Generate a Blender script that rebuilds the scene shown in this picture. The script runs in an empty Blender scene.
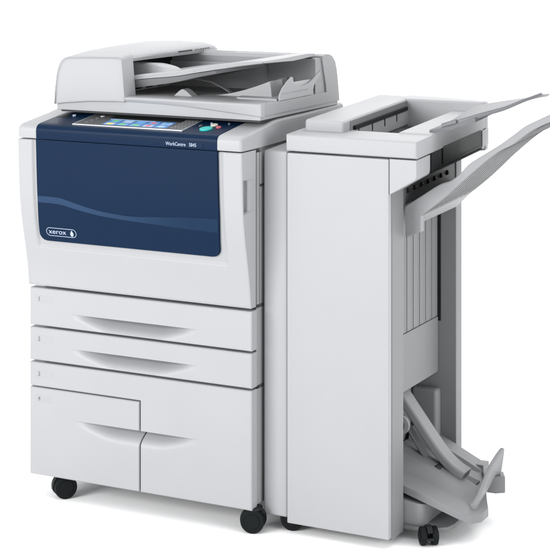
import bpy, bmesh, math, random
from mathutils import Vector, Matrix
random.seed(4)
scene = bpy.context.scene
COL = scene.collection
R = math.radians

# ------------------------------------------------------------------ materials
def mat(name, col, rough=0.45, spec=0.35, bump=0.0, bscale=900.0, var=0.0, metal=0.0, emit=0.0, coat=0.0, alpha=1.0):
    m = bpy.data.materials.new(name)
    m.use_nodes = True
    nt = m.node_tree
    b = nt.nodes['Principled BSDF']
    b.inputs['Base Color'].default_value = (*col, 1)
    b.inputs['Roughness'].default_value = rough
    b.inputs['Specular IOR Level'].default_value = spec
    b.inputs['Metallic'].default_value = metal
    if coat:
        b.inputs['Coat Weight'].default_value = coat
        b.inputs['Coat Roughness'].default_value = 0.15
    if emit:
        b.inputs['Emission Color'].default_value = (*col, 1)
        b.inputs['Emission Strength'].default_value = emit
    if alpha < 1:
        b.inputs['Alpha'].default_value = alpha
    tc = nt.nodes.new('ShaderNodeTexCoord')
    if bump > 0:
        n = nt.nodes.new('ShaderNodeTexNoise')
        n.inputs['Scale'].default_value = bscale
        n.inputs['Detail'].default_value = 3
        nt.links.new(tc.outputs['Object'], n.inputs['Vector'])
        bp = nt.nodes.new('ShaderNodeBump')
        bp.inputs['Strength'].default_value = bump
        bp.inputs['Distance'].default_value = 0.001
        nt.links.new(n.outputs['Fac'], bp.inputs['Height'])
        nt.links.new(bp.outputs['Normal'], b.inputs['Normal'])
    if var > 0:
        n2 = nt.nodes.new('ShaderNodeTexNoise')
        n2.inputs['Scale'].default_value = 7
        n2.inputs['Detail'].default_value = 5
        nt.links.new(tc.outputs['Object'], n2.inputs['Vector'])
        mp = nt.nodes.new('ShaderNodeMapRange')
        mp.inputs[1].default_value = 0.3
        mp.inputs[2].default_value = 0.7
        mp.inputs[3].default_value = 1 - var
        mp.inputs[4].default_value = 1 + var
        nt.links.new(n2.outputs['Fac'], mp.inputs[0])
        mx = nt.nodes.new('ShaderNodeMix')
        mx.data_type = 'RGBA'
        mx.blend_type = 'MULTIPLY'
        mx.inputs[0].default_value = 1
        mx.inputs[6].default_value = (*col, 1)
        nt.links.new(mp.outputs[0], mx.inputs[7])
        nt.links.new(mx.outputs[2], b.inputs['Base Color'])
        mr = nt.nodes.new('ShaderNodeMapRange')
        mr.inputs[3].default_value = rough * 0.85
        mr.inputs[4].default_value = min(1, rough * 1.15)
        nt.links.new(n2.outputs['Fac'], mr.inputs[0])
        nt.links.new(mr.outputs[0], b.inputs['Roughness'])
    return m

M = {
    'white':  mat('white_plastic', (.286, .289, .298), .46, .3, .10, 1100, .012),
    'rimgrey': mat('light_grey_tray_plastic', (.215, .217, .224), .5, .3, .10, 1000, .02),
    'armgrey': mat('arm_grey_plastic', (.182, .184, .190), .5, .3, .10, 1000, .02),
    'pale':   mat('pale_grey_plastic', (.252, .254, .262), .5, .3, .10, 1100, .015),
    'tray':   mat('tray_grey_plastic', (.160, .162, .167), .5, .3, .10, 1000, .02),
    'mid':    mat('mid_grey_plastic', (.092, .094, .097), .5, .3, .08, 900, .02),
    'dark':   mat('dark_grey_plastic', (.036, .038, .040), .5, .25, .08, 900, .03),
    'black':  mat('black_plastic', (.007,.0085,.009), .5, .2, .06, 900, .03),
    'rubber': mat('black_rubber', (.0055, .0068, .0072), .62, .10, .15, 700, .06),
    'blue':   mat('navy_plastic', (.0030, .0125, .0345), .36, .07, .06, 1200, .02),
    'swoosh': mat('slate_blue_plastic', (.017, .036, .078), .36, .07, .05, 1200, .02),
    'bezel':  mat('bezel_grey_plastic', (.055, .056, .058), .4, .25, .05, 900, .02),
    'silver': mat('silver_trim', (.58, .60, .63), .3, .5, 0, 1, .02, .6),
    'letter': mat('pale_lettering', (.30,.35,.45), .5, .2),
    'print':  mat('grey_lettering', (.16, .17, .18), .6, .2),
    'plate':  mat('label_plate_plastic', (.281, .284, .293), .5, .3),
    'teal':   mat('teal_button', (.02, .36, .34), .35, .3, 0, 1, .02),
    'cream':  mat('cream_button', (.50, .47, .40), .4, .3, 0, 1, .02),
    'red':    mat('red_button', (.38, .08, .11), .4, .3, 0, 1, .02),
    'key':    mat('grey_key', (.12,.122,.127), .45, .3, 0, 1, .02),
    'screen': mat('screen_blue', (.045,.125,.30), .3, .2, 0, 1, 0, 0, .17),
    'ic_y':   mat('icon_yellow', (.55,.47,.06), .3, .2, 0, 1, 0, 0, .17),
    'ic_g':   mat('icon_green', (.12,.38,.14), .3, .2, 0, 1, 0, 0, .17),
    'ic_w':   mat('icon_white', (.30,.40,.54), .3, .2, 0, 1, 0, 0, .17),
    'ic_b':   mat('icon_cyan', (.10,.27,.50), .3, .2, 0, 1, 0, 0, .17),
    'ic_r':   mat('icon_red', (.46,.12,.15), .3, .2, 0, 1, 0, 0, .17),
    'clear':  mat('smoky_clear_plastic', (.135,.138,.146), .6, .1, 0, 1, .02, 0, 0, .2, .97),
    'steel':  mat('brushed_steel', (.52, .53, .54), .32, .5, .05, 600, .04, .85),
    'floor':  mat('white_paper_sweep', (.93, .93, .93), .9, .0, .0, 1, .0),
}

def fade_along_x(m, x0, c0, x1, c1):
    nt = m.node_tree; b = nt.nodes['Principled BSDF']
    for l in list(b.inputs['Base Color'].links): nt.links.remove(l)
    tc = nt.nodes.new('ShaderNodeTexCoord'); sp = nt.nodes.new('ShaderNodeSeparateXYZ')
    mr = nt.nodes.new('ShaderNodeMapRange'); mr.interpolation_type = 'SMOOTHSTEP'
    mr.inputs[1].default_value = x0; mr.inputs[2].default_value = x1
    mx = nt.nodes.new('ShaderNodeMix'); mx.data_type = 'RGBA'
    mx.inputs[6].default_value = (*c0, 1); mx.inputs[7].default_value = (*c1, 1)
    nt.links.new(tc.outputs['Object'], sp.inputs[0]); nt.links.new(sp.outputs[0], mr.inputs[0])
    nt.links.new(mr.outputs[0], mx.inputs[0]); nt.links.new(mx.outputs[2], b.inputs['Base Color'])
fade_along_x(M['swoosh'], -.12, (.017, .038, .080), .20, (.0064, .0195, .047))

# ------------------------------------------------------------------ building helpers
ORIG = Vector((0, 0, 0))      # origin of the thing being built
TILT = False                  # the finisher's upper deck rises a little to the rear

def tilt(v):
    if not TILT:
        return v
    k = max(0, min(1, (v[2] - .62) / .22))
    return Vector((v[0], v[1], v[2] + .05 * k * (v[1] - .07)))

class MB:
    def __init__(self):
        self.bm = bmesh.new()
        self.mi = 0
    def _take(self, b2):
        for f in b2.faces:
            f.material_index = self.mi
        me = bpy.data.meshes.new('t')
        b2.to_mesh(me); b2.free()
        self.bm.from_mesh(me)
        bpy.data.meshes.remove(me)
    def box(self, x0, x1, y0, y1, z0, z1, bev=0.0, seg=2, only=None):
        b = bmesh.new()
        bmesh.ops.create_cube(b, size=1)
        for v in b.verts:
            v.co = Vector(((x0 + x1) / 2 + v.co.x * (x1 - x0), (y0 + y1) / 2 + v.co.y * (y1 - y0), (z0 + z1) / 2 + v.co.z * (z1 - z0)))
        if bev:
            es = list(b.edges) if only is None else [e for e in b.edges if only((e.verts[0].co + e.verts[1].co) / 2)]
            bmesh.ops.bevel(b, geom=es, offset=bev, segments=seg, affect='EDGES', profile=.5)
        self._take(b); return self
    def loft(self, loops, cap=True):
        b = bmesh.new()
        rings = [[b.verts.new(p) for p in L] for L in loops]
        n = len(rings[0])
        for a, c in zip(rings, rings[1:]):
            for i in range(n):
                b.faces.new((a[i], a[(i + 1) % n], c[(i + 1) % n], c[i]))
        if cap:
            b.faces.new(rings[0][::-1]); b.faces.new(rings[-1])
        bmesh.ops.recalc_face_normals(b, faces=b.faces)
        self._take(b); return self
    def prism(self, pts, axis, lo, hi, bev=0.0, seg=2):
        """pts are the two other coordinates, in x,y,z order"""
        def mk(p, t):
            return {'x': (t, p[0], p[1]), 'y': (p[0], t, p[1]), 'z': (p[0], p[1], t)}[axis]
        b = bmesh.new()
        A = [b.verts.new(mk(p, lo)) for p in pts]
        B = [b.verts.new(mk(p, hi)) for p in pts]
        n = len(pts)
        for i in range(n):
            b.faces.new((A[i], A[(i + 1) % n], B[(i + 1) % n], B[i]))
        b.faces.new(A[::-1]); b.faces.new(B)
        bmesh.ops.recalc_face_normals(b, faces=b.faces)
        if bev:
            caps = set(A) | set(B)
            es = [e for e in b.edges if (e.verts[0] in A) == (e.verts[1] in A)]
            bmesh.ops.bevel(b, geom=es, offset=bev, segments=seg, affect='EDGES', profile=.5)
        self._take(b); return self
    def cyl(self, c, axis, r, h, n=32, bev=0.0, r2=None):
        b = bmesh.new()
        bmesh.ops.create_cone(b, cap_ends=True, segments=n, radius1=r, radius2=r if r2 is None else r2, depth=h)
        if bev:
            es = [e for e in b.edges if abs(e.verts[0].co.z - e.verts[1].co.z) < 1e-6]
            bmesh.ops.bevel(b, geom=es, offset=bev, segments=2, affect='EDGES', profile=.5)
        q = Vector((0, 0, 1)).rotation_difference(Vector(axis).normalized())
        for v in b.verts:
            v.co = q @ v.co + Vector(c)
        self._take(b); return self
    def tube(self, path, r, n=10):
        P = [Vector(p) for p in path]
        loops = []
        for i, p in enumerate(P):
            t = (P[min(i + 1, len(P) - 1)] - P[max(i - 1, 0)]).normalized()
            a = t.cross(Vector((0, 0, 1)))
            if a.length < 1e-3: a = t.cross(Vector((1, 0, 0)))
            a.normalize(); c = t.cross(a)
            loops.append([p + r * (math.cos(k * 2 * math.pi / n) * a + math.sin(k * 2 * math.pi / n) * c) for k in range(n)])
        return self.loft(loops)
    def hfield(self, xs, zs, yf, keep=None, back=.03, cham=.003):
        """a closed moulded panel: front y = yf(x, z), edges eased by cham, back at y = back"""
        b = bmesh.new()
        F = {}; K = {}
        cells = []
        for i in range(len(xs) - 1):
            for j in range(len(zs) - 1):
                if keep is None or keep((xs[i] + xs[i + 1]) / 2, (zs[j] + zs[j + 1]) / 2):
                    cells.append((i, j))
        for i, j in cells:
            for q in ((i, j), (i + 1, j), (i + 1, j + 1), (i, j + 1)):
                if q not in F:
                    F[q] = b.verts.new((xs[q[0]], yf(xs[q[0]], zs[q[1]]), zs[q[1]]))
                    K[q] = b.verts.new((xs[q[0]], max(back, F[q].co.y + .004), zs[q[1]]))
        for i, j in cells:
            q = ((i, j), (i + 1, j), (i + 1, j + 1), (i, j + 1))
            b.faces.new([F[k] for k in q]); b.faces.new([K[k] for k in q[::-1]])
        inv = {v: k for k, v in F.items()}
        be = [e for e in b.edges if len(e.link_faces) == 1 and e.verts[0] in inv]
        bv = set(v for e in be for v in e.verts)
        for e in be:
            a, c = inv[e.verts[0]], inv[e.verts[1]]
            b.faces.new((F[a], F[c], K[c], K[a]))
        for v in bv:
            v.co.y += cham
        bmesh.ops.recalc_face_normals(b, faces=b.faces)
        self._take(b); return self
    def build(self, name, mats, parent=None, ang=35, ease=0):
        for v in self.bm.verts:
            v.co = tilt(v.co) - ORIG
        me = bpy.data.meshes.new(name)
        self.bm.to_mesh(me); self.bm.free()
        for m in (mats if isinstance(mats, (list, tuple)) else [mats]):
            me.materials.append(M[m])
        me.shade_smooth()
        me.set_sharp_from_angle(angle=R(ang))
        o = bpy.data.objects.new(name, me)
        COL.objects.link(o)
        if ease:          # moulded edges
            bv = o.modifiers.new('moulded_edges', 'BEVEL'); bv.width = ease; bv.segments = 3; bv.limit_method = 'ANGLE'; bv.angle_limit = R(32)
        wn = o.modifiers.new('weighted_normal', 'WEIGHTED_NORMAL'); wn.keep_sharp = True; wn.weight = 70
        if parent is not None: o.parent = parent
        return o

def thing(name, label, cat, loc):
    global ORIG
    o = bpy.data.objects.new(name, None)
    COL.objects.link(o)
    o.location = loc
    o.empty_display_size = .05
    o['label'] = label; o['category'] = cat
    ORIG = Vector(loc)
    return o

def lettering(txt, size, at, mat_name, parent, name='lettering', rot=None, sx=1.0, thick=.0004, space=1.0):
    cu = bpy.data.curves.new(name, 'FONT')
    cu.body = txt; cu.size = size; cu.extrude = thick
    cu.space_character = space
    cu.align_x = 'LEFT'; cu.align_y = 'BOTTOM_BASELINE'
    t = bpy.data.objects.new('tmp', cu)
    COL.objects.link(t)
    dg = bpy.context.evaluated_depsgraph_get()
    me = bpy.data.meshes.new_from_object(t.evaluated_get(dg))
    bpy.data.objects.remove(t); bpy.data.curves.remove(cu)
    rot = rot or Matrix.Rotation(R(90), 4, 'X')
    me.transform(Matrix.Translation(Vector(at) - ORIG) @ rot @ Matrix.Diagonal((sx, 1, 1, 1)))
    me.materials.clear(); me.materials.append(M[mat_name]); me.name = name
    o = bpy.data.objects.new(name, me)
    COL.objects.link(o); o.parent = parent
    return o

def sm(t):
    t = max(0., min(1., t)); return t * t * (3 - 2 * t)
def lin(a, b, n):
    return [a + (b - a) * i / n for i in range(n + 1)]
def interp(tab, x):
    if x <= tab[0][0]: return tab[0][1]
    for (a, va), (b, vb) in zip(tab, tab[1:]):
        if x <= b:
            t = (x - a) / (b - a); return va + (vb - va) * t
    return tab[-1][1]
def spline(tab, x):
    """monotone-ish Catmull interpolation of a table"""
    n = len(tab)
    if x <= tab[0][0]: return tab[0][1]
    if x >= tab[-1][0]: return tab[-1][1]
    for i in range(n - 1):
        if tab[i][0] <= x <= tab[i + 1][0]:
            x0, y0 = tab[i]; x1, y1 = tab[i + 1]; h = x1 - x0
            m0 = (y1 - tab[i - 1][1]) / (x1 - tab[i - 1][0]) if i > 0 else (y1 - y0) / h
            m1 = (tab[i + 2][1] - y0) / (tab[i + 2][0] - x0) if i + 2 < n else (y1 - y0) / h
            t = (x - x0) / h
            return (2*t**3 - 3*t*t + 1) * y0 + (t**3 - 2*t*t + t) * h * m0 + (-2*t**3 + 3*t*t) * y1 + (t**3 - t*t) * h * m1

def caster(parent, x, y, yaw, r=.029, top=.062):
    """twin-wheel swivel caster: body with fork and stem, two wheels, hub caps"""
    ca, sa = math.cos(R(yaw)), math.sin(R(yaw))
    ax = Vector((ca, sa, 0)); fw = Vector((-sa, ca, 0))      # wheel axis, trail direction
    c = Vector((x, y, r))
    m = MB()
    m.cyl((x, y, top - .004), (0, 0, 1), .022, .006, 24, .001)
    # hood over the wheels
    hood = []
    for t in lin(-10, 150, 12):
        hood.append((math.cos(R(t)) * (r + .003), math.sin(R(t)) * (r + .003)))
    inner = [(p[0] * .82, p[1] * .82) for p in hood[::-1]]
    loop = hood + inner
    m.loft([[c + fw * p[0] + Vector((0, 0, p[1])) + ax * s for p in loop] for s in (-.006, .006)])
    m.cyl(c, ax, .006, .034, 16)
    m.box(x - .007, x + .007, y - .007, y + .007, r + .02, top - .004)
    f = m.build('caster', 'black', parent)
    for s in (-1, 1):
        w = MB()
        w.cyl(c + ax * s * .0135, ax, r, .014, 40, .0035)
        w.cyl(c + ax * s * .0215, ax, r * .62, .0016, 28, .0006)
        w.build('wheel', 'rubber', f)
    return f

# ================================================================== PRINTER
P = thing('multifunction_printer', 'large white floor-standing office copier with navy blue front door, touch screen and four paper trays', 'copier', (0, .25, 0))

# --- cabinet core
m = MB()
m.box(-.302, .3130, .060, .50, .0555, .9330, .004)
body = m.build('body', 'pale', P)

SC1 = (-.188, .180, .4642, .046, .044)
SC2 = (-.188, .180, .3788, .044, .044)
SC3 = (-.180, .184, .2035, .042, .040)
def scoop(x, z, s):
    xa, xb, z0, h, D = s
    if z >= z0 or x <= xa or x >= xb: return 0.
    e = sm((x - xa) / .13) * sm((xb - x) / .13)
    hh = h * (.35 + .65 * e)
    v = (z0 - z) / hh
    return D * e * (1 - sm(v)) ** 1.5 if v < 1 else 0.

def rows(z0, z1, zl, extra=()):
    zz = [z0, z0 + .0022, z1 - .0022, z1, *extra]
    zz += lin(z0 + .0022, zl - .001, 22) + lin(zl - .001, zl, 2) + [zl + .0007] + lin(zl + .001, z1 - .0022, 4)
    zz = sorted(zz); out = []
    for z in zz:
        if not out or z - out[-1] > 2e-4: out.append(z)
    return out
def cols(x0, x1, extra=()):
    xx = sorted([x0, x0 + .0022, x1 - .0022, x1, *extra] + lin(x0 + .0022, x1 - .0022, 110)); out = []
    for x in xx:
        if not out or x - out[-1] > 2e-4: out.append(x)
    return out

def tray(name, x0, x1, z0, z1, sc, digit=None, dz=0, keep=None, ex=(), ez=()):
    m = MB()
    m.hfield(cols(x0, x1, ex), rows(z0, z1, sc[2], ez), lambda x, z: scoop(x, z, sc), keep, .0275, .0022)
    o = m.build(name, 'white', P, 40)
    if digit:
        MB().box(-.288, -.236, -.00018, .001, dz - .004, dz + .014, .00015, 1).build('label_plate', 'plate', o)
        lettering(digit, .0155, (-.2795, -.0009, dz), 'print', o, 'lettering', sx=.85, thick=.0003)
    return o
XL, XR = -.3045, .3200
tray('paper_tray', XL, XR, .4278, .5205, SC1, '1', .4885)
tray('paper_tray', XL, XR, .3408, .4222, SC2, '2', .389)
# tray three is an inverted L wrapping over and beside tray four
tray('paper_tray', XL, XR, .0560, .3352, SC3, '3', .302,
     keep=lambda x, z: not (x < .0172 and z < .2760), ex=(.0172, .0194), ez=(.2760, .2782))
tray('paper_tray', XL, .0140, .0560, .2728, SC3, '4', .241)

# --- big moulded front door above the trays
PROF = [(.527, .0005), (.545, -.001), (.575, -.0045), (.605, -.0100), (.645, -.0185), (.685, -.0275), (.725, -.0345), (.765, -.0390), (.82, -.0420), (.87, -.0440), (.893, -.0450)]
prof = lambda z: spline(PROF, z)
def door_y(x, z):
    # shallow moulded margin below and beside the blue panel
    dx = max(-.2600 - x, x - .2600, 0); dz = max(.634 - z, 0)
    d = math.hypot(dx, dz)
    return prof(z) + .0045 * (1 - sm((d - .001) / .010))
xs = sorted(set(lin(-.3095, -.3073, 1) + lin(-.3073, -.24, 34) + lin(-.24, .24, 20) + lin(.24, .3153, 34) + [.3175]))
zs = sorted(set([.527, .5292, .8930, .8952] + lin(.5292, .61, 14) + lin(.61, .66, 30) + lin(.66, .8930, 34)))
zs = [z for i, z in enumerate(zs) if i == 0 or z - zs[i - 1] > 2e-4]
m = MB(); m.hfield(xs, zs, door_y, None, .0275, .0022)
fd = m.build('front_door', 'white', P, 40)
cut = MB(); cut.prism([(-.0350, .831), (-.0155, .8285), (-.0155, .756), (-.0335, .7535)], 'x', .3085, .33)
cutter = cut.build('cutter', 'pale')
fd.modifiers.clear(); md = fd.modifiers.new('grip', 'BOOLEAN'); md.object = cutter; md.operation = 'DIFFERENCE'; md.solver = 'EXACT'
cutter.location = ORIG; fd_old = fd
cutter.parent = None
dg = bpy.context.evaluated_depsgraph_get()
# cutter and door must share world space while the cut is baked
fd.parent = None; fd.location = ORIG
dg.update()
newme = bpy.data.meshes.new_from_object(fd.evaluated_get(dg))
fd.modifiers.clear(); fd.data = newme
newme.materials.clear(); newme.materials.append(M['white'])
fd.parent = P; fd.location = (0, 0, 0)
bpy.data.objects.remove(cutter)
newme.shade_smooth(); newme.set_sharp_from_angle(angle=R(35))

# --- navy panel set in the door
BX0, BX1, BZ0, BZ1 = -.2535, .2535, .6450, .8962
def bspan(z):
    # sides taper slightly to the bottom, corners rounded
    tap = .007 * sm((.76 - z) / .13)
    x0, x1 = BX0 + 0 - 0 * tap, BX1 - tap
    x0 = BX0 - .004 * sm((.76 - z) / .10) + 0
    r = .020
    if z < BZ0 + r:
        q = r - math.sqrt(max(0, r * r - (BZ0 + r - z) ** 2))
        x0 += q; x1 -= q
    return x0, x1
def rowed(m, zs, span, yf, n, back, inset=.0016):
    loops_f = []
    b = bmesh.new()
    g = []
    for z in zs:
        a, c = span(z)
        r_ = []
        for i in range(n + 1):
            x = a + (c - a) * i / n
            r_.append(b.verts.new((x, yf(x, z), z)))
        g.append(r_)
    for j in range(len(zs) - 1):
        for i in range(n):
            b.faces.new((g[j][i], g[j][i + 1], g[j + 1][i + 1], g[j + 1][i]))
    be = [e for e in b.edges if len(e.link_faces) == 1]
    ret = bmesh.ops.extrude_edge_only(b, edges=be)
    nv = [v for v in ret['geom'] if isinstance(v, bmesh.types.BMVert)]
    for v in nv: v.co.y += inset; 
    cx, cz = sum(v.co.x for v in nv) / len(nv), sum(v.co.z for v in nv) / len(nv)
    for v in nv:
        v.co.x += .0012 * (1 if v.co.x > cx else -1); v.co.z += .0004 * (1 if v.co.z > cz else -1)
    e2 = [e for e in ret['geom'] if isinstance(e, bmesh.types.BMEdge)]
    ret = bmesh.ops.extrude_edge_only(b, edges=e2)
    for v in ret['geom']:
        if isinstance(v, bmesh.types.BMVert): v.co.y += back
    bmesh.ops.recalc_face_normals(b, faces=b.faces)
    if b.faces[0].normal.y > 0:
        bmesh.ops.reverse_faces(b, faces=b.faces)
    m._take(b)
zs = sorted(set(lin(BZ0, BZ0 + .02, 12) + lin(BZ0 + .02, BZ1, 50)))
m = MB(); rowed(m, zs, bspan, lambda x, z: prof(z) - .0022, 30, .006)
bp = m.build('door_panel', 'blue', P, 40)
bp['label'] = 'navy blue panel of the front door with a pale wave and an oval badge'
# the pale wave
TOP = [(-.2525, .7570), (-.19, .7562), (-.1463, .7465), (-.11, .7385), (-.0743, .7320), (-.03, .7278), (.0106, .7256), (.08, .7290), (.16, .7345), (.2515, .7378)]
BOT = [(-.2525, .7415), (-.19, .7400), (-.1463, .7316), (-.11, .7255), (-.0743, .7205), (-.03, .7168), (.0106, .7142), (.08, .7110), (.16, .7072), (.2480, .7045)]
m = MB(); b = bmesh.new(); g = []
for i in range(81):
    t = i / 80
    x = -.2528 + t * .5045
    zt, zb = spline(TOP, x), spline(BOT, x)
    col = []
    for j in range(9):
        z = zb + (zt - zb) * j / 8
        col.append(b.verts.new((min(x, bspan(z)[1] - .001), prof(z) - .0028, z)))
    g.append(col)
for i in range(80):
    for j in range(8):
        b.faces.new((g[i][j], g[i + 1][j], g[i + 1][j + 1], g[i][j + 1]))
be = [e for e in b.edges if len(e.link_faces) == 1]
ret = bmesh.ops.extrude_edge_only(b, edges=be)
for v in ret['geom']:
    if isinstance(v, bmesh.types.BMVert): v.co.y += .002
m._take(b)
m.build('wave_stripe', 'swoosh', bp, 40)
# oval badge: outline ring, word, drop-shaped emblem
m = MB()
bx0, bx1, bzc, br = -.2365, -.1485, .6690, .0105
def pill(r):
    out = []
    for t in lin(90, 270, 14): out.append((bx0 + br + math.cos(R(t)) * r, bzc + math.sin(R(t)) * r))
    for t in lin(-90, 90, 14): out.append((bx1 - br + math.cos(R(t)) * r, bzc + math.sin(R(t)) * r))
    return out
def badge_y(z, o): return prof(z) - .0022 - o
o_, i_ = pill(br), pill(br - .0013)
b = bmesh.new()
vo = [b.verts.new((p[0], badge_y(p[1], .0006), p[1])) for p in o_]
vi = [b.verts.new((p[0], badge_y(p[1], .0006), p[1])) for p in i_]
for k in range(len(vo)):
    b.faces.new((vo[k], vo[(k + 1) % len(vo)], vi[(k + 1) % len(vo)], vi[k]))
m._take(b)
bad = m.build('badge', 'letter', bp)
tl = R(90) + math.atan2(prof(.66) - prof(.678), .018) * -1
lettering('xerox', .0172, (-.2290, prof(.6638) - .0034, .6645), 'letter', bad, 'lettering', Matrix.Rotation(R(90 + 11), 4, 'X'), 1.22)
m = MB(); b = bmesh.new()
pts = []
for t in lin(0, 360, 28)[:-1]:
    rr = .0062; xx = math.sin(R(t)) * rr * .78; zz = -math.cos(R(t)) * rr
    if zz > 0: zz *= 1.35; xx *= (1 - .45 * zz / (rr * 1.35))
    pts.append((xx - .1615 + .0, zz + .6675))
b.faces.new([b.verts.new((p[0], badge_y(p[1], .0009), p[1])) for p in pts][::-1])
m._take(b); m.build('emblem', 'letter', bad)

# --- upper cover with the sloped control desk
CP = [(-.0440, .8985), (-.0452, .9020), (-.0455, .918), (-.0448, .9220), (-.0425, .9270), (-.0385, .9305), (-.0310, .9330), (-.0180, .9350),
      (.030, .9413), (.090, .9492), (.110, .9530), (.130, .9555), (.155, .9566), (.30, .9575), (.512, .9625), (.512, .905), (.02, .8985)]
def cover_loop(x, off):
    out = []
    n = len(CP)
    for i, (y, z) in enumerate(CP):
        f = 1 if i < n - 2 else 0
        yy = y + (off if z < .934 and f else off * .35 if f else 0)
        zz = z - (off if z > .922 and f else 0)
        out.append((x, yy, zz))
    return out
m = MB()
m.loft([cover_loop(-.3100, .0075), cover_loop(-.3085, .0040), cover_loop(-.3060, .0015), cover_loop(-.3015, 0),
        cover_loop(.3105, 0), cover_loop(.3140, .0015), cover_loop(.3165, .0040), cover_loop(.3180, .0075)])
m.build('top_cover', 'white', P, 32)
# navy control panel wrapping over the front edge of the cover
def desk_z(y): return interp([(p[0], p[1]) for p in CP[7:11]], y)
BP = CP[:9]
def wrap_loop(x, off):
    out = []
    P2 = BP + [(.088, desk_z(.088))]
    for i, (y, z) in enumerate(P2):
        a = P2[max(i - 1, 0)]; c = P2[min(i + 1, len(P2) - 1)]
        ty, tz = c[0] - a[0], c[1] - a[1]; L = math.hypot(ty, tz)
        ny, nz = -tz / L, ty / L
        out.append((x, y + ny * off, z + nz * off))
    for i in range(len(P2) - 1, -1, -1):
        a = P2[max(i - 1, 0)]; c = P2[min(i + 1, len(P2) - 1)]
        ty, tz = c[0] - a[0], c[1] - a[1]; L = math.hypot(ty, tz)
        ny, nz = -tz / L, ty / L
        out.append((x, P2[i][0] - ny * .003, P2[i][1] - nz * .003))
    return out
m = MB()
m.loft([wrap_loop(-.2540, .0004), wrap_loop(-.2528, .0016), wrap_loop(-.2515, .0020), wrap_loop(.2515, .0020), wrap_loop(.2528, .0016), wrap_loop(.2540, .0004)])
cp = m.build('control_panel', 'blue', P, 35)
SL = math.atan2(.9492 - .9350, .108)
def desk(x, y, h):          # a point h above the sloped desk
    y -= .003
    return Vector((x, y - math.sin(SL) * h, desk_z(y) + .0019 + math.cos(SL) * h))
def slab(m, quad, h0, h1, rnd=0):
    m.loft([[desk(x, y, h0) for x, y in quad], [desk(x, y, h1) for x, y in quad]])
m = MB(); slab(m, [(-.1590, -.0262), (.1502, -.0262), (.1445, .0865), (-.1615, .0865)], -.001, .0011); m.build('trim_frame', 'silver', cp)
m = MB(); slab(m, [(-.1558, -.0225), (.1474, -.0225), (.1415, .0825), (-.1583, .0825)], 0, .0018); bz = m.build('screen_bezel', 'bezel', cp)
m = MB(); slab(m, [(-.096, .0445), (.106, .0445), (.106, .072), (-.096, .072)], .001, .0030); m.build('screen_hood', 'black', cp)
m = MB(); slab(m, [(-.0815, -.0175), (.1000, -.0175), (.0970, .0420), (-.0870, .0420)], .001, .0024)
icons = ['ic_y', 'ic_g', 'ic_b', 'ic_r', 'ic_w', 'ic_b', 'ic_w', 'ic_r', 'ic_b', 'ic_y', 'ic_g', 'ic_w']
names = ['ic_y', 'ic_g', 'ic_w', 'ic_b', 'ic_r']
for k, ic in enumerate(['ic_y', 'ic_g', 'ic_g', 'ic_r', 'ic_w', 'ic_g', 'ic_w', 'ic_b', 'ic_r', 'ic_b']):
    c_, r_ = k % 5, k // 5
    x = -.064 + c_ * .0360; y = -.0035 + r_ * .0270
    m.mi = 1 + names.index('ic_b' if k % 3 else 'ic_w')
    slab(m, [(x - .0130, y - .0095), (x + .0130, y - .0095), (x + .0128, y + .0095), (x - .0128, y + .0095)], .0024, .0027)
    m.mi = 1 + names.index(ic)
    q = [(x + math.cos(R(t)) * .0082, y + math.sin(R(t)) * .0076) for t in range(0, 360, 45)]
    slab(m, q, .0027, .0031)
m.mi = 1 + names.index('ic_w'); slab(m, [(-.089, .0375), (.040, .0375), (.0402, .0410), (-.0892, .0410)], .0024, .0028)
m.build('touch_screen', ['screen'] + names, cp)
for r_ in range(5):
    for c_ in range(4):
        x = .1140 + c_ * .0090 - r_ * .0005; y = -.010 + r_ * .0185
        if x > .1475 - (y + .0225) * .056: continue
        m = MB(); slab(m, [(x - .0032, y - .0055), (x + .0032, y - .0055), (x + .0032, y + .0055), (x - .0032, y + .0055)], .0015, .0032)
        m.build('key', 'key', cp)
for k, (x, y) in enumerate([(-.133, -.002), (-.131, .019), (-.129, .039), (-.127, .062)]):
    m = MB(); m.cyl(desk(x, y, .0022), (0, -math.sin(SL), math.cos(SL)), .0042 if k < 3 else .006, .002, 20, .0005)
    m.build('key', 'key' if k < 3 else 'silver', cp)
def button(x, y, r, mt, ky=1.0):
    m = MB(); m.cyl((0, 0, 0), (0, 0, 1), r, .005, 36, .0014)
    for v in m.bm.verts:
        v.co = desk(x + v.co.x, y + v.co.y * ky, v.co.z + .0012)
    m.build('button', mt, cp)
button(.1975, .0055, .0148, 'teal', 1.25)
button(.1990, .0430, .0085, 'cream', 1.2)
button(.2205, .0255, .0058, 'red', 1.2)
button(.1700, .0290, .0048, 'bezel', 1.2)
button(.1850, .0560, .0030, 'letter', 1.0)
button(.2290, .0620, .0026, 'key', 1.0)
button(-.2070, .0560, .0044, 'letter', 1.1)
# dark triangular grip at the left of the desk
m = MB(); slab(m, [(-.2470, .0330), (-.2140, .0380), (-.2240, .0640), (-.2375, .0700)], -.001, .0004); m.build('port_recess', 'black', cp)
# product plaque with lettering on the front face
MB().box(.1020, .2170, -.0483, -.046, .9010, .9145, .0004).build('name_plaque', 'blue', cp)
lettering('WorkCentre', .0118, (.1170, -.0487, .9040), 'letter', cp, 'lettering', sx=.86)
lettering('5845', .0118, (.1800, -.0487, .9040), 'letter', cp, 'lettering', sx=.86)

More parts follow.
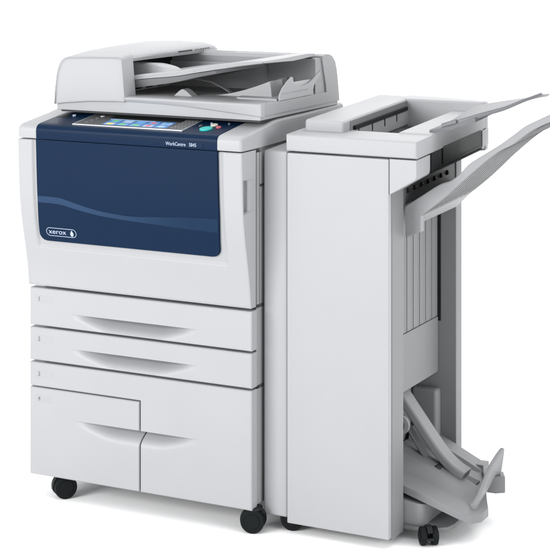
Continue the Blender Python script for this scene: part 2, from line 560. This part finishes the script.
# --- right flank: cover panels and dark seams
m = MB()
m.box(.3130, .3165, .0350, .0480, .530, .8880, .0012)
m.box(.3130, .3165, .0520, .4900, .8120, .8880, .0012)
m.box(.3130, .3165, .0520, .4900, .530, .8060, .0012)
m.box(.3130, .3165, .0320, .4900, .060, .332, .0012)
m.box(.3130, .3165, .0320, .4900, .340, .522, .0012)
m.build('side_panel', 'pale', P)
m = MB(); m.box(.3132, .3152, .0275, .0320, .06, .89); m.build('seam_strip', 'dark', P)

# --- casters
for (x, y, a) in ((.312, .026, 106), (-.222, .030, 140), (-.24, .43, 60), (.262, .43, 100)):
    caster(P, x, y, a, .0285, .060)

# --- document feeder
DF = MB()
DF.box(-.2590, .3165, .0520, .4860, .9606, .9990, .002)          # base slab that closes on the glass
df = DF.build('document_feeder', 'white', P)
m = MB(); m.box(-.252, .310, .062, .478, .9555, .9625); m.build('feeder_gap_shade', 'dark', df)  # dark strip standing in for the shade in the gap under the feeder
# front lip whose lower edge is one long shallow arch
ARCH = [(-.262, .9745), (-.235, .9790), (-.16, .9862), (-.077, .9889), (.03, .9882), (.12, .9845), (.195, .9790), (.26, .9740), (.3195, .9695)]
LX = sorted(set(lin(-.0575, .3195, 60)))
m = MB(); loops = []
for x in LX:
    zb = spline(ARCH, x)
    e = .0030 if x == LX[-1] else .0
    loops.append([(x, .0500 + e, zb), (x, .0480 + e, zb + .002), (x, .0455 + e, .9960), (x, .0470 + e, .9990), (x, .0505 + e, 1.0010), (x, .0700, 1.0012), (x, .0700, zb)])
m.loft(loops); m.build('front_lip', 'white', df, 32)
m = MB(); m.prism([(.0700, .9700), (.0700, .9975), (.410, .9985), (.4065, 1.0170), (.3950, 1.0500), (.3850, 1.0830), (.3890, 1.0915), (.400, 1.0950), (.425, 1.0945), (.445, 1.0890), (.4640, 1.0730), (.4740, 1.0500), (.4830, 1.0100), (.4895, .9700)], 'x', .3110, .3200, .0018)
m.prism([(.400, .9985), (.396, 1.05), (.386, 1.083), (.390, 1.0915), (.401, 1.095), (.425, 1.0945), (.445, 1.089), (.464, 1.073), (.474, 1.05), (.483, 1.01), (.488, .98)], 'x', -.20, .3150)
m.build('hinge_housing', 'pale', df, 40)
# cover over the feed rollers: full height at the front wall, overhanging behind it
def left_edge(z):
    return interp([(.985, -.2622), (1.01, -.2602), (1.047, -.2556), (1.068, -.2505), (1.08, -.2440), (1.089, -.2340), (1.0935, -.2220)], z)
LE = [(-.2622, .9745), (-.2605, 1.0080), (-.2556, 1.0470), (-.2510, 1.0660), (-.2455, 1.0785), (-.2390, 1.0860), (-.2310, 1.0910), (-.2220, 1.0932)]
def wall(y, e, dz):
    L = [(x + (e if i else 0), z + (dz if z > 1.04 else 0) - (e if z > 1.06 else 0)) for i, (x, z) in enumerate(LE)]
    L += [(-.150, 1.0962 + dz - e), (-.080, 1.0978 + dz - e), (-.0700, 1.0968 + dz - e), (-.0655, 1.0935 + dz - e), (-.0640, 1.088 + dz - e), (-.0560 - e * .3, 1.0005), (-.0560 - e * .3, .9887), (-.077, .9889), (-.16, .9862), (-.235, .9790)]
    return [(x, y, z) for x, z in L]
m = MB()
m.loft([wall(.0505, .0060, 0), wall(.0475, .0030, 0), wall(.0460, .0012, 0), wall(.0453, 0, 0), wall(.0465, -.0004, .0005), wall(.075, -.0004, .004), wall(.098, -.0004, .006)])
def lid(y, xr, dz, drop=0):
    L = [(x, z + (dz if z > 1.04 else 0)) for x, z in LE]
    L += [(-.150, 1.0962 + dz), (xr - .030, 1.0972 + dz * .85), (xr - .012, 1.0960 + dz * .65), (xr - .003, 1.0935 + dz * .5), (xr, 1.0890 + dz * .4), (xr - .004, 1.0820 + dz * .3), (xr - .020, 1.0800 + dz * .3), (-.130, 1.0800 + dz * .3), (-.130, .995), (-.150, .990)]
    return [(x, y, z - drop * (1 if z > 1.05 else 0)) for x, z in L]
m.loft([lid(.090, -.066, .0048), lid(.098, -.065, .0058), lid(.115, -.062, .0082), lid(.14, -.058, .0105), lid(.20, -.050, .0135), lid(.30, -.040, .0165), lid(.42, -.030, .0185), lid(.455, -.030, .017), lid(.478, -.034, .010), lid(.486, -.04, -.004)])
fc = m.build('feeder_cover', 'white', df, 52)
# dark mouth behind the cover
m = MB(); m.box(-.131, -.122, .099, .43, 1.040, 1.0835)
m.box(-.124, -.030, .395, .405, 1.040, 1.0895); m.build('feed_mouth', 'black', df)
for y in (.215, .27, .325):
    m = MB(); m.cyl((-.120, y, 1.012), (0, 1, 0), .008, .022, 20, .001); m.cyl((-.120, y, 1.012), (0, 1, 0), .003, .05, 10)
    m.build('exit_roller', 'black', df)
m = MB(); m.box(-.131, -.124, .099, .42, .998, 1.040); m.build('exit_wall', 'pale', df)
m = MB(); m.loft([[(x - .004, y, z - .0016), (x + .0012, y, z - .0016), (x + .0012, y, z + .0016), (x - .004, y, z + .0016)] for x, y, z in ((-.0415, .285, 1.0970), (-.0365, .345, 1.0978))]); m.build('level_slot', 'dark', df)
m = MB()
for k in range(6):
    y = .362 + k * .0115; x = -.0352 + (y - .362) * .085
    m.box(x - .002, x + .0016, y, y + .0045, 1.0965 + .0003 * k, 1.0990 + .0003 * k)
m.build('printed_symbols', 'mid', df)
# input tray
TT = [(-.078, 1.0475), (-.03, 1.0550), (.053, 1.0650), (.115, 1.0745), (.21, 1.0895), (.25, 1.0945), (.305, 1.0985)]
TB = [(-.078, 1.0355), (-.03, 1.0420), (.053, 1.0510), (.115, 1.0620), (.21, 1.0785), (.25, 1.0850), (.305, 1.0925)]
NX = lin(-.078, .305, 40)
m = MB(); loops = []
for x in NX:
    zt, zb = spline(TT, x), spline(TB, x)
    sag = .012 * math.sin(math.pi * max(0, min(1, (x + .078) / .383)))
    yb = .405 if x < .27 else .405 - (x - .27) * .9
    loops.append([(x, .1000, zb + .001), (x, .0975, zt - .003), (x, .1000, zt), (x, .112, zt - .0005), (x, .20, zt - sag * .4), (x, .32, zt - sag * .2 + .002), (x, yb - .01, zt + .001), (x, yb, zt - .003), (x, yb, zb), (x, .25, zb - .004)])
m.loft(loops); it = m.build('input_tray', 'white', df, 35)
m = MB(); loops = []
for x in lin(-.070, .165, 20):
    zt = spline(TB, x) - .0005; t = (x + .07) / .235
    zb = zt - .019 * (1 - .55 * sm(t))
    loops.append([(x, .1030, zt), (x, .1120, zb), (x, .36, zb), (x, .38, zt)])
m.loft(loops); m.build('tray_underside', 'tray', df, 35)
# extension leaf on the front edge of the tray
m = MB(); loops = []
for x in lin(.118, .300, 20):
    zt = spline(TT, x) - .0022; zb = spline(TB, x) + .001
    loops.append([(x, .0950, zb), (x, .0940, zt - .001), (x, .0960, zt), (x, .1040, zt), (x, .1040, zb)])
m.loft(loops); m.build('tray_edge_strip', 'pale', df, 35)
# raised back wall of the input tray and the small red ring printed on it
m = MB(); m.prism([(-.035, 1.050), (.14, 1.070), (.14, 1.0800), (.10, 1.0905), (.06, 1.0945), (-.030, 1.0960)], 'y', .396, .404, .001); bw = m.build('tray_back_wall', 'pale', df)
m = MB(); b = bmesh.new()
for k in range(24):
    pass
ring = [(math.cos(R(t)) , math.sin(R(t))) for t in range(0, 360, 15)]
vo = [b.verts.new((-.012 + c * .0062, .3945, 1.0765 + s * .0062)) for c, s in ring]
vi = [b.verts.new((-.012 + c * .0050, .3945, 1.0765 + s * .0050)) for c, s in ring]
for k in range(24): b.faces.new((vo[k], vo[(k + 1) % 24], vi[(k + 1) % 24], vi[k]))
m._take(b); m.build('printed_mark', 'red', df)
# near paper guide: a white shell tapering to the right
GX = [(-.112, .0330), (-.095, .0335), (-.07, .0310), (-.04, .0260), (-.01, .0180), (.010, .0105), (.022, .002)]
m = MB(); loops = []
for x in lin(-.112, .022, 22):
    h = spline(GX, x); z0 = spline(TT, x) - .003; w = .05 * (1 - .5 * sm((x + .112) / .134))
    loops.append([(x, .150, z0), (x, .152, z0 + h * .8), (x, .158, z0 + h * .97), (x, .168, z0 + h), (x, .168 + w, z0 + h * .9), (x, .170 + w, z0)])
m.loft(loops); m.build('paper_guide', 'white', df, 50)
m = MB(); m.box(-.1155, -.1125, .150, .165, 1.046, 1.083); m.build('guide_slot', 'black', df)
# output bay below the tray: dark back wall, floor, ramps, lever
m = MB(); m.box(-.124, .172, .380, .392, .998, 1.066, 0); m.build('bay_back_wall', 'white', df)
m = MB(); m.prism([(.172, .376), (.3160, .352), (.3160, .4020), (.172, .4020)], 'z', .998, 1.086); m.build('bay_end_wall', 'pale', df)
m = MB(); m.box(-.122, .20, .066, .380, .9985, 1.0008); m.build('output_floor', 'white', df)
def ramp(x0, x1, y0, y1, h, pw=2.0, back=.5, z0=1.0):
    m = MB(); top = []
    for x in lin(x0, x1, 16):
        t = (x - x0) / (x1 - x0); top.append((x, z0 + .001 + h * t ** pw))
    m.prism([(x0, z0 - .001)] + top + [(x1 + .004, z0 + h * back), (x1 + .006, z0 - .001)], 'y', y0, y1, .0012)
    return m
ramp(.115, .268, .195, .262, .040, 1.5).build('stacking_ramp', 'white', df, 35)
ramp(.150, .232, .315, .362, .036, 1.4, .6).build('stacking_ramp', 'white', df, 35)
m = MB(); m.prism([(.030, .999), (.048, 1.014), (.056, 1.018), (.066, 1.014), (.086, .999)], 'y', .135, .165, .001); m.build('stacking_ramp', 'white', df)
m = MB(); m.prism([(.155, .3585), (.27, .3585), (.3095, .20), (.3095, .150), (.20, .150)], 'z', .9985, 1.0030); m.build('output_floor', 'white', df)
m = MB()
for y in (.250, .262):
    m.loft([[(x, y - .003, z), (x, y + .003, z), (x, y + .003, z + .0022), (x, y - .003, z + .0022)] for x, z in ((-.020, 1.037), (.02, 1.033), (.075, 1.026), (.105, 1.014), (.128, 1.002))])
m.build('paper_lever', 'pale', df)
# side fin closing the output bay at the right
FIN = [(.150, .9990), (.150, 1.0130), (.166, 1.0280), (.190, 1.0420), (.214, 1.0525), (.222, 1.0500), (.224, 1.0420), (.229, 1.0325), (.243, 1.0270), (.275, 1.0255), (.305, 1.0280), (.335, 1.0370), (.362, 1.0490), (.379, 1.0555), (.377, 1.0480), (.362, 1.0360), (.348, 1.0270), (.340, 1.0200), (.330, .9990)]
m = MB(); m.prism(FIN, 'x', .3145, .3185, .0008)
for k in range(16):
    y = .160 + k * .0095
    m.box(.3182, .3194, y, y + .004, 1.0135, 1.0165)
fin = m.build('side_fin', 'white', df, 40)
ramp(.262, .309, .235, .345, .036, 1.6, .9, 1.0).build('stacking_ramp', 'white', df, 40)

# ================================================================== FINISHER
TILT = True
Fn = thing('finisher_unit', 'tall narrow pale grey finisher with open right side and output trays, docked beside the copier', 'finisher', (.50, .28, 0))
m = MB()
m.box(.3930, .5300, .0800, .5080, .0480, .8925, .003)            # core
m.box(.5100, .6470, .0680, .1365, .0180, .8925, .003)            # front post
m.box(.5100, .6470, .4730, .5125, .0200, .8925, .003)            # rear post
m.box(.5250, .6300, .1300, .4800, .0300, .0480)                  # sill
m.box(.5100, .6400, .1300, .4800, .8560, .8925)                  # deck between posts
fb = m.build('body', 'tray', Fn)
# left flank panel
m = MB(); m.box(.3232, .3868, .0540, .5050, .0340, .8930, .006, 3); m.build('flank_panel', 'white', Fn)
# front door
m = MB(); m.box(.3885, .6470, .0480, .0660, .0245, .8915, .003); m.build('front_door', 'white', Fn)
# top deck: front block with arms, left block, rear wall and right rail round a well
m = MB()
m.prism([(.3860, .8955), (.7148, .8955), (.7148, .9345), (.3860, .9345)], 'y', .0470, .1540, .005, 3)
m.box(.3860, .5100, .1400, .5150, .8955, .9340, .004)
m.box(.6300, .7145, .1450, .5200, .8960, .9380, .004)
m.box(.3880, .5000, .4970, .5220, .8955, .9390, .004)
m.build('top_deck', 'white', Fn, 32)
m = MB()
m.box(.4030, .5040, .1130, .5500, .9300, .9610, .0065, 3)
m.build('deck_riser', 'white', Fn, 32)
# rear wall of the well, its back corner cut off in plan
m = MB()
pl = [(.4800, .4930), (.6150, .4930), (.7050, .4930), (.7148, .5000), (.7148, .5160), (.7060, .5235), (.62, .5400), (.540, .5570), (.4800, .5570)]
m.prism(pl, 'z', .8400, .9620, .006, 3)
m.build('well_rear_wall', 'white', Fn, 32)
# arms that carry the exit unit
m = MB()
m.prism([(.6480, .8925), (.7146, .8925), (.7146, .8600), (.7130, .8500), (.7080, .8455), (.6480, .8105)], 'y', .0490, .1330, .002)
m.prism([(.6480, .8945), (.7146, .8945), (.7146, .8560), (.7110, .8470), (.6900, .8420), (.6480, .8420)], 'y', .4760, .5225, .002)
m.prism([(.6400, .8955), (.7146, .8955), (.7146, .9080), (.6400, .9080)], 'y', .130, .480)
m.build('arm', 'white', Fn, 32)
# dark exit unit between the arms
m = MB()
m.box(.6500, .7130, .1340, .4750, .8470, .9060)
m.build('exit_unit', 'black', Fn)
m = MB(); m.box(.7130, .7150, .2120, .4650, .8570, .8985, .0008); m.box(.7130, .7165, .1400, .4720, .8478, .8515, .0008); m.box(.7130, .7144, .1400, .2020, .853, .901, .0006)
m.build('exit_flap', 'black', Fn)
m = MB(); m.box(.7150, .7160, .2250, .4600, .8585, .8600); m.build('flap_edge', 'dark', Fn)
# well interior: slotted left wall with its roller strip, far wall lining and sloped floor
m = MB()
m.box(.5030, .5055, .150, .4980, .858, .9560)
for k in range(10):
    y = .165 + k * .033
    m.box(.5050, .5068, y, y + .006, .862, .940)
m.build('well_lining', 'tray', Fn)
m = MB(); m.box(.5050, .5120, .165, .485, .9335, .9430)
for y in (.185, .265, .340, .415):
    m.box(.5055, .5100, y, y + .006, .9150, .9340)
m.build('roller_strip', 'black', Fn)
m = MB(); m.box(.5040, .6400, .150, .4980, .8560, .8620); m.build('well_floor', 'pale', Fn)
# stacker wall recessed between the posts: grooved upper panel, plain apron
m = MB()
m.box(.5300, .5960, .1330, .4690, .3080, .8600)
for k in range(8):
    y = .150 + k * .040
    m.box(.5950, .6000, y, y + .0260, .4480, .8600, .0012)
    m.box(.5950, .5990, y + .0285, y + .0375, .4480, .8600, .0008)
m.box(.5950, .6005, .1330, .4690, .3080, .4460, .002)
sw = m.build('stacker_wall', 'tray', Fn)
m = MB(); m.box(.5970, .6060, .4695, .4735, .4350, .860); m.build('elevator_slot', 'black', Fn)
m = MB(); m.box(.6000, .6440, .1360, .4740, .7700, .8600, .001); m.build('paper_exit', 'mid', Fn)
for k in range(7):
    y = .165 + k * .042
    m = MB(); m.cyl((.6440, y, .800), (0, 1, 0), .0055, .010, 18, .001); m.build('exit_roller', 'black', Fn)
# lower bay: back wall and curved rear cheek
m = MB(); m.box(.5300, .5380, .1330, .4740, .0480, .3080); m.box(.5380, .6080, .4400, .4735, .06, .2700, .010, 3); m.build('bay_wall', 'tray', Fn)

# upper output tray: smoky sheet on a stepped base
m = MB()
m.loft([[(x, .1650, z - .011), (x, .1630, z - .002), (x, .1660, z), (x, .44, z + .0), (x, .44, z - .006)] for x, z in ((.700, .9440), (.75, .9565), (.80, .9740), (.812, .9775))])
m.build('tray_root', 'clear', Fn)
UT = [(.7290, .9560), (.78, .9725), (.83, .9890), (.88, 1.0040), (.92, 1.0210), (.968, 1.0400)]
UF = [(.7100, .9620), (.76, .9725), (.80, .9800), (.84, .9870), (.87, .9935), (.900, 1.0000)]
m = MB(); loops = []
n = 16
for i in range(n + 1):
    t = i / n
    xn = .7290 + (.968 - .7290) * t; xf = .7100 + (.900 - .7100) * t
    zn, zf = spline(UT, xn), spline(UF, xf)
    sk = .0125 * (1 - .55 * t)
    loops.append([(xn, .1720, zn - sk), (xn, .1695, zn - sk * .5), (xn, .1710, zn), (xn - .3 * (xn - xf), .25, zn + .30 * (zf - zn) - .002), (xf, .435, zf), (xf, .440, zf - .003), (xf, .43, zf - .006), (xn - .3 * (xn - xf), .25, zn + .3 * (zf - zn) - .006), (xn, .1750, zn - .004), (xn, .1750, zn - sk)])
m.loft(loops); ut = m.build('upper_output_tray', 'clear', Fn, 35)
m = MB(); m.loft([[(x, .1700, spline(UT, x) - .0005), (x, .1740, spline(UT, x) + .0012), (x, .1790, spline(UT, x) + .0010), (x, .1790, spline(UT, x) - .001)] for x in lin(.731, .966, 14)])
m.build('tray_ridge', 'mid', ut)
m = MB(); m.tube([(.7300, .1690, .9540), (.745, .1690, .9590), (.7650, .1690, .9655)], .0058, 12); m.build('bar_end', 'clear', ut)

# lower output tray: deep near rim, ribbed underside, S-curved profile
LB = [(.6865, .7483), (.7409, .7905), (.7922, .8360), (.8345, .8735), (.8550, .8905), (.8788, .9080), (.9073, .9230), (.9325, .9420), (.9581, .9600), (.9963, .9790), (1.03, .990)]
LT = [(.6440, .7660), (.6865, .7935), (.7336, .8235), (.7605, .8335), (.7815, .8495), (.7947, .8640), (.8056, .8750), (.8396, .8975), (.8788, .9225), (.9144, .9490), (.9379, .9670), (.9637, .9805), (.9963, .9965), (1.03, 1.0065)]
m = MB(); loops = []
for x in lin(.6480, 1.03, 60):
    zt = spline(LT, x); zb = spline(LB, x) if x > .6865 else .7483 - (.6865 - x) * .9
    zb = min(zb, zt - .008)
    mid_ = max(zb + .004, zt - .012)
    loops.append([(x, .1460, zb), (x, .1440, zb + .002), (x, .1440, zt - .002), (x, .1460, zt), (x, .1520, zt), (x, .1540, zt - .003), (x, .160, mid_), (x, .460, mid_), (x, .4640, zt - .002), (x, .4690, zt - .003), (x, .4700, zb), (x, .460, zb + .0005), (x, .155, zb + .0005)])
m.loft(loops); lt = m.build('lower_output_tray', 'rimgrey', Fn, 35)
m = MB()
for y in lin(.172, .455, 9):
    m.loft([[(x, y - .002, spline(LB, x) + .002), (x, y + .002, spline(LB, x) + .002), (x, y + .002, spline(LB, x) - .0016), (x, y - .002, spline(LB, x) - .0016)] for x in lin(.70, 1.02, 40)])
m.loft([[(x, y, spline(LB, x) - (.0006 if y in (.148, .468) else .0006)) for y in (.148, .468)] + [(x, .468, spline(LB, x) + .004), (x, .148, spline(LB, x) + .004)] for x in lin(.6875, 1.029, 50)])
m.build('underside_ribs', 'mid', lt, 40)
# hanger plate and bracket that carry the lower tray
m = MB()
m.prism([(.6480, .6960), (.6865, .7120), (.6865, .7520), (.6480, .7680)], 'y', .1445, .1640, .0015)
m.build('tray_hanger', 'rimgrey', lt, 35, .002)

# booklet tray in the lower bay
def bt(x): return .1180 - .300 * (x - .652)
m = MB(); loops = []
OUT = [(.545, .150), (.780, .150), (.806, .158), (.8180, .190), (.8180, .235), (.790, .300), (.760, .380), (.742, .430), (.736, .462), (.728, .470), (.545, .470)]
m.loft([[(x, y, bt(x) - .019) for x, y in OUT], [(x, y, bt(x) - .002) for x, y in OUT], [(x - .002 * (x > .6), y + (.002 if y < .3 else -.002), bt(x)) for x, y in OUT]])
bkt = m.build('booklet_tray', 'tray', Fn, 40, .005)
# raised bed sloping up from the near shelf to the middle channel
m = MB()
def bed(x, y, h): return (x, y, bt(x) + h)
m.loft([[bed(.545, .225, -.002), bed(.545, .262, .026), bed(.545, .305, .030), bed(.545, .312, -.002)],
        [bed(.655, .225, -.002), bed(.655, .262, .022), bed(.655, .305, .026), bed(.655, .312, -.002)],
        [bed(.795, .215, -.002), bed(.790, .240, .006), bed(.775, .300, .010), bed(.775, .308, -.002)]])
m.build('paper_bed', 'tray', bkt, 25)
m = MB(); m.loft([[bed(x, .312, .0005), bed(x, .350, .0005), bed(x, .350, .003), bed(x, .312, .003)] for x in (.56, .755)]); m.build('channel', 'dark', bkt)
m = MB(); m.loft([[bed(x, .395, -.002), bed(x, .410, h), bed(x, .460, h), bed(x, .466, -.002)] for x, h in ((.55, .028), (.64, .020), (.733, .004))]); m.build('paper_bed', 'tray', bkt, 25)
# pressing arm above the bed, and the darker link under it
ARM = [(.558, .312), (.580, .293), (.600, .267), (.625, .235), (.652, .200), (.680, .166), (.700, .147), (.720, .133), (.740, .124)]
m = MB(); loops = []
ARM = [(x, spline(ARM, x)) for x in lin(.558, .740, 24)]
for i, (x, z) in enumerate(ARM):
    a = ARM[max(i - 1, 0)]; c = ARM[min(i + 1, len(ARM) - 1)]
    t = Vector((c[0] - a[0], 0, c[1] - a[1])).normalized(); nrm = Vector((-t.z, 0, t.x))
    w0, w1 = .285, .335
    p = Vector((x, 0, z))
    q = [(w0 + .003, .0), (w0, -.004), (w0, -.018), (w0 + .003, -.021), (w1, -.021), (w1, -.003), (w1 - .003, 0)]
    loops.append([(p.x + nrm.x * h, y, p.z + nrm.z * h) for y, h in q])
m.loft(loops); arm = m.build('pressing_arm', 'armgrey', Fn, 50, .004)
LK = [(.565, .235), (.585, .225), (.605, .196), (.630, .160), (.655, .134), (.685, .118), (.715, .108)]
m = MB(); m.loft([[(x, .288, z - .012), (x, .288, z), (x, .315, z), (x, .315, z - .012)] for x, z in [(x, spline(LK, x)) for x in lin(.565, .715, 24)]]); m.build('arm_link', 'mid', arm, 50, .003)
m = MB(); m.cyl((.672, .292, .1230), (0, 1, 0), .0125, .040, 24, .002); m.build('arm_roller', 'dark', arm)
m = MB(); m.cyl((.572, .282, .222), (0, 1, 0), .026, .012, 32, .002); m.build('pivot_disc', 'mid', arm)
m = MB(); loops = []
for t in lin(-70, 75, 12):
    c_, s_ = math.cos(R(t)), math.sin(R(t))
    loops.append([(.580 + c_ * .024, .268, .222 + s_ * .024), (.580 + c_ * .024, .279, .222 + s_ * .024), (.580 + c_ * .013, .279, .222 + s_ * .018), (.580 + c_ * .013, .268, .222 + s_ * .018)])
m.loft(loops); m.build('pivot_guard', 'pale', arm, 40)
# upturned end stop across the tray and its wing
ES = [(.196, .7905, .090, .004), (.210, .7890, .100, .008), (.235, .7850, .117, .013), (.262, .7810, .136, .018), (.288, .7770, .157, .026), (.308, .7740, .175, .037), (.320, .7725, .186, .045), (.330, .7710, .176, .043), (.342, .7690, .152, .038), (.354, .7670, .128, .033), (.364, .7650, .108, .028)]
m = MB()
m.loft([[(x, y, bt(x) - .004), (x + .010, y, bt(x + .01) - .004), (x + .010 + d * .5, y + .002, (bt(x) + h) * .5), (x + .009 + d, y + .005, h), (x + d - .001, y + .004, h + .001), (x + d * .45, y + .002, (bt(x) + h) * .5)] for y, x, h, d in ES])
m.loft([[(x - .006, y, bt(x) - .003), (x + .006, y, bt(x) - .003), (x + .006, y, bt(x) + .010), (x - .004, y, bt(x) + .010)] for x, y in ((.7915, .198), (.765, .364), (.742, .410))])
m.build('end_stop', 'armgrey', bkt, 60, .003)
m = MB(); m.prism([(.765, .345), (.795, .345), (.815, .360), (.800, .392), (.770, .405)], 'z', .066, .108, .004); m.build('stop_wing', 'tray', bkt)
m = MB(); m.box(.716, .738, .420, .462, .075, .106, .003); m.build('stop_wing', 'tray', bkt)
# pedestal and foot plate under the booklet tray
m = MB()
m.loft([[(.555, .150, .032), (.672, .150, .032), (.690, .170, .032), (.690, .42, .032), (.555, .42, .032)],
        [(.555, .146, .100), (.676, .146, .084), (.694, .168, .078), (.694, .42, .078), (.555, .42, .100)]])
m.build('pedestal', 'rimgrey', Fn, 75)
m = MB(); pl = [(.56, .142), (.68, .142), (.715, .150), (.742, .172), (.748, .20), (.748, .40), (.56, .42)]
m.prism(pl, 'z', .0215, .0320, .003); m.build('foot_plate', 'tray', Fn)
TILT = False
for (x, y, a) in ((.3865, .086, 106), (.712, .128, 35), (.42, .47, 80), (.70, .42, 60)):
    caster(Fn, x, y, a, .027 if x < .5 else .0215, .050 if x < .5 else .0225)

# ================================================================== SETTING: seamless white paper sweep
ORIG = Vector((0, 0, 0))
m = MB(); b = bmesh.new()
prof_s = [(-12, 0), (-6, 0), (0, 0), (3.0, 0)] + [(3.0 + 1.5 * math.sin(R(t)), 1.5 - 1.5 * math.cos(R(t))) for t in range(10, 91, 10)] + [(4.5, 6.0)]
g = [[b.verts.new((x, y, z)) for x in (-9, -3, 0, 3, 9)] for y, z in prof_s]
for j in range(len(g) - 1):
    for i in range(4): b.faces.new((g[j][i], g[j][i + 1], g[j + 1][i + 1], g[j + 1][i]))
m._take(b)
fl = m.build('floor', 'floor', None, 60)
fl['kind'] = 'structure'

# ------------------------------------------------------------------ light
w = bpy.data.worlds.new('World'); scene.world = w; w.use_nodes = True
bg = w.node_tree.nodes['Background']
bg.inputs[0].default_value = (.97, .985, 1, 1); bg.inputs[1].default_value = .84
def area(name, loc, target, sx, sy, power, col=(1, 1, 1)):
    l = bpy.data.lights.new(name, 'AREA'); l.shape = 'RECTANGLE'; l.size = sx; l.size_y = sy; l.energy = power; l.color = col
    o = bpy.data.objects.new(name, l); COL.objects.link(o); o.location = loc
    o.rotation_euler = (Vector(target) - Vector(loc)).to_track_quat('-Z', 'Y').to_euler()
    return o
area('overhead_softbox', (0, .4, 4.4), (0, .4, 0), 7, 6, 120)
area('key_softbox', (-2.0, -5.2, 2.2), (0, 0, .95), 3.0, 2.4, 420)
area('side_fill', (4.9, -1.0, 1.2), (.3, .2, .6), 3.0, 2.2, 130)  # added fill light to brighten the right-facing sides
area('backdrop_fill', (0.5, 2.6, 4.6), (0.5, 4.6, .7), 6, .8, 160)  # added light that only whitens the rear of the sweep

# ------------------------------------------------------------------ camera
cd = bpy.data.cameras.new('camera'); cam = bpy.data.objects.new('camera', cd); COL.objects.link(cam)
cam.location = (2.2217, -3.611, 1.423)
cam.rotation_euler = (R(90), 0, R(27))
cd.sensor_width = 36; cd.lens = 36 * 1750 / 550
cd.shift_y = -350 / 550
cd.clip_end = 200
scene.camera = cam
scene.view_settings.view_transform = 'Standard'
scene.view_settings.look = 'None'
scene.view_settings.exposure = 0.0
scene.view_settings.gamma = 1
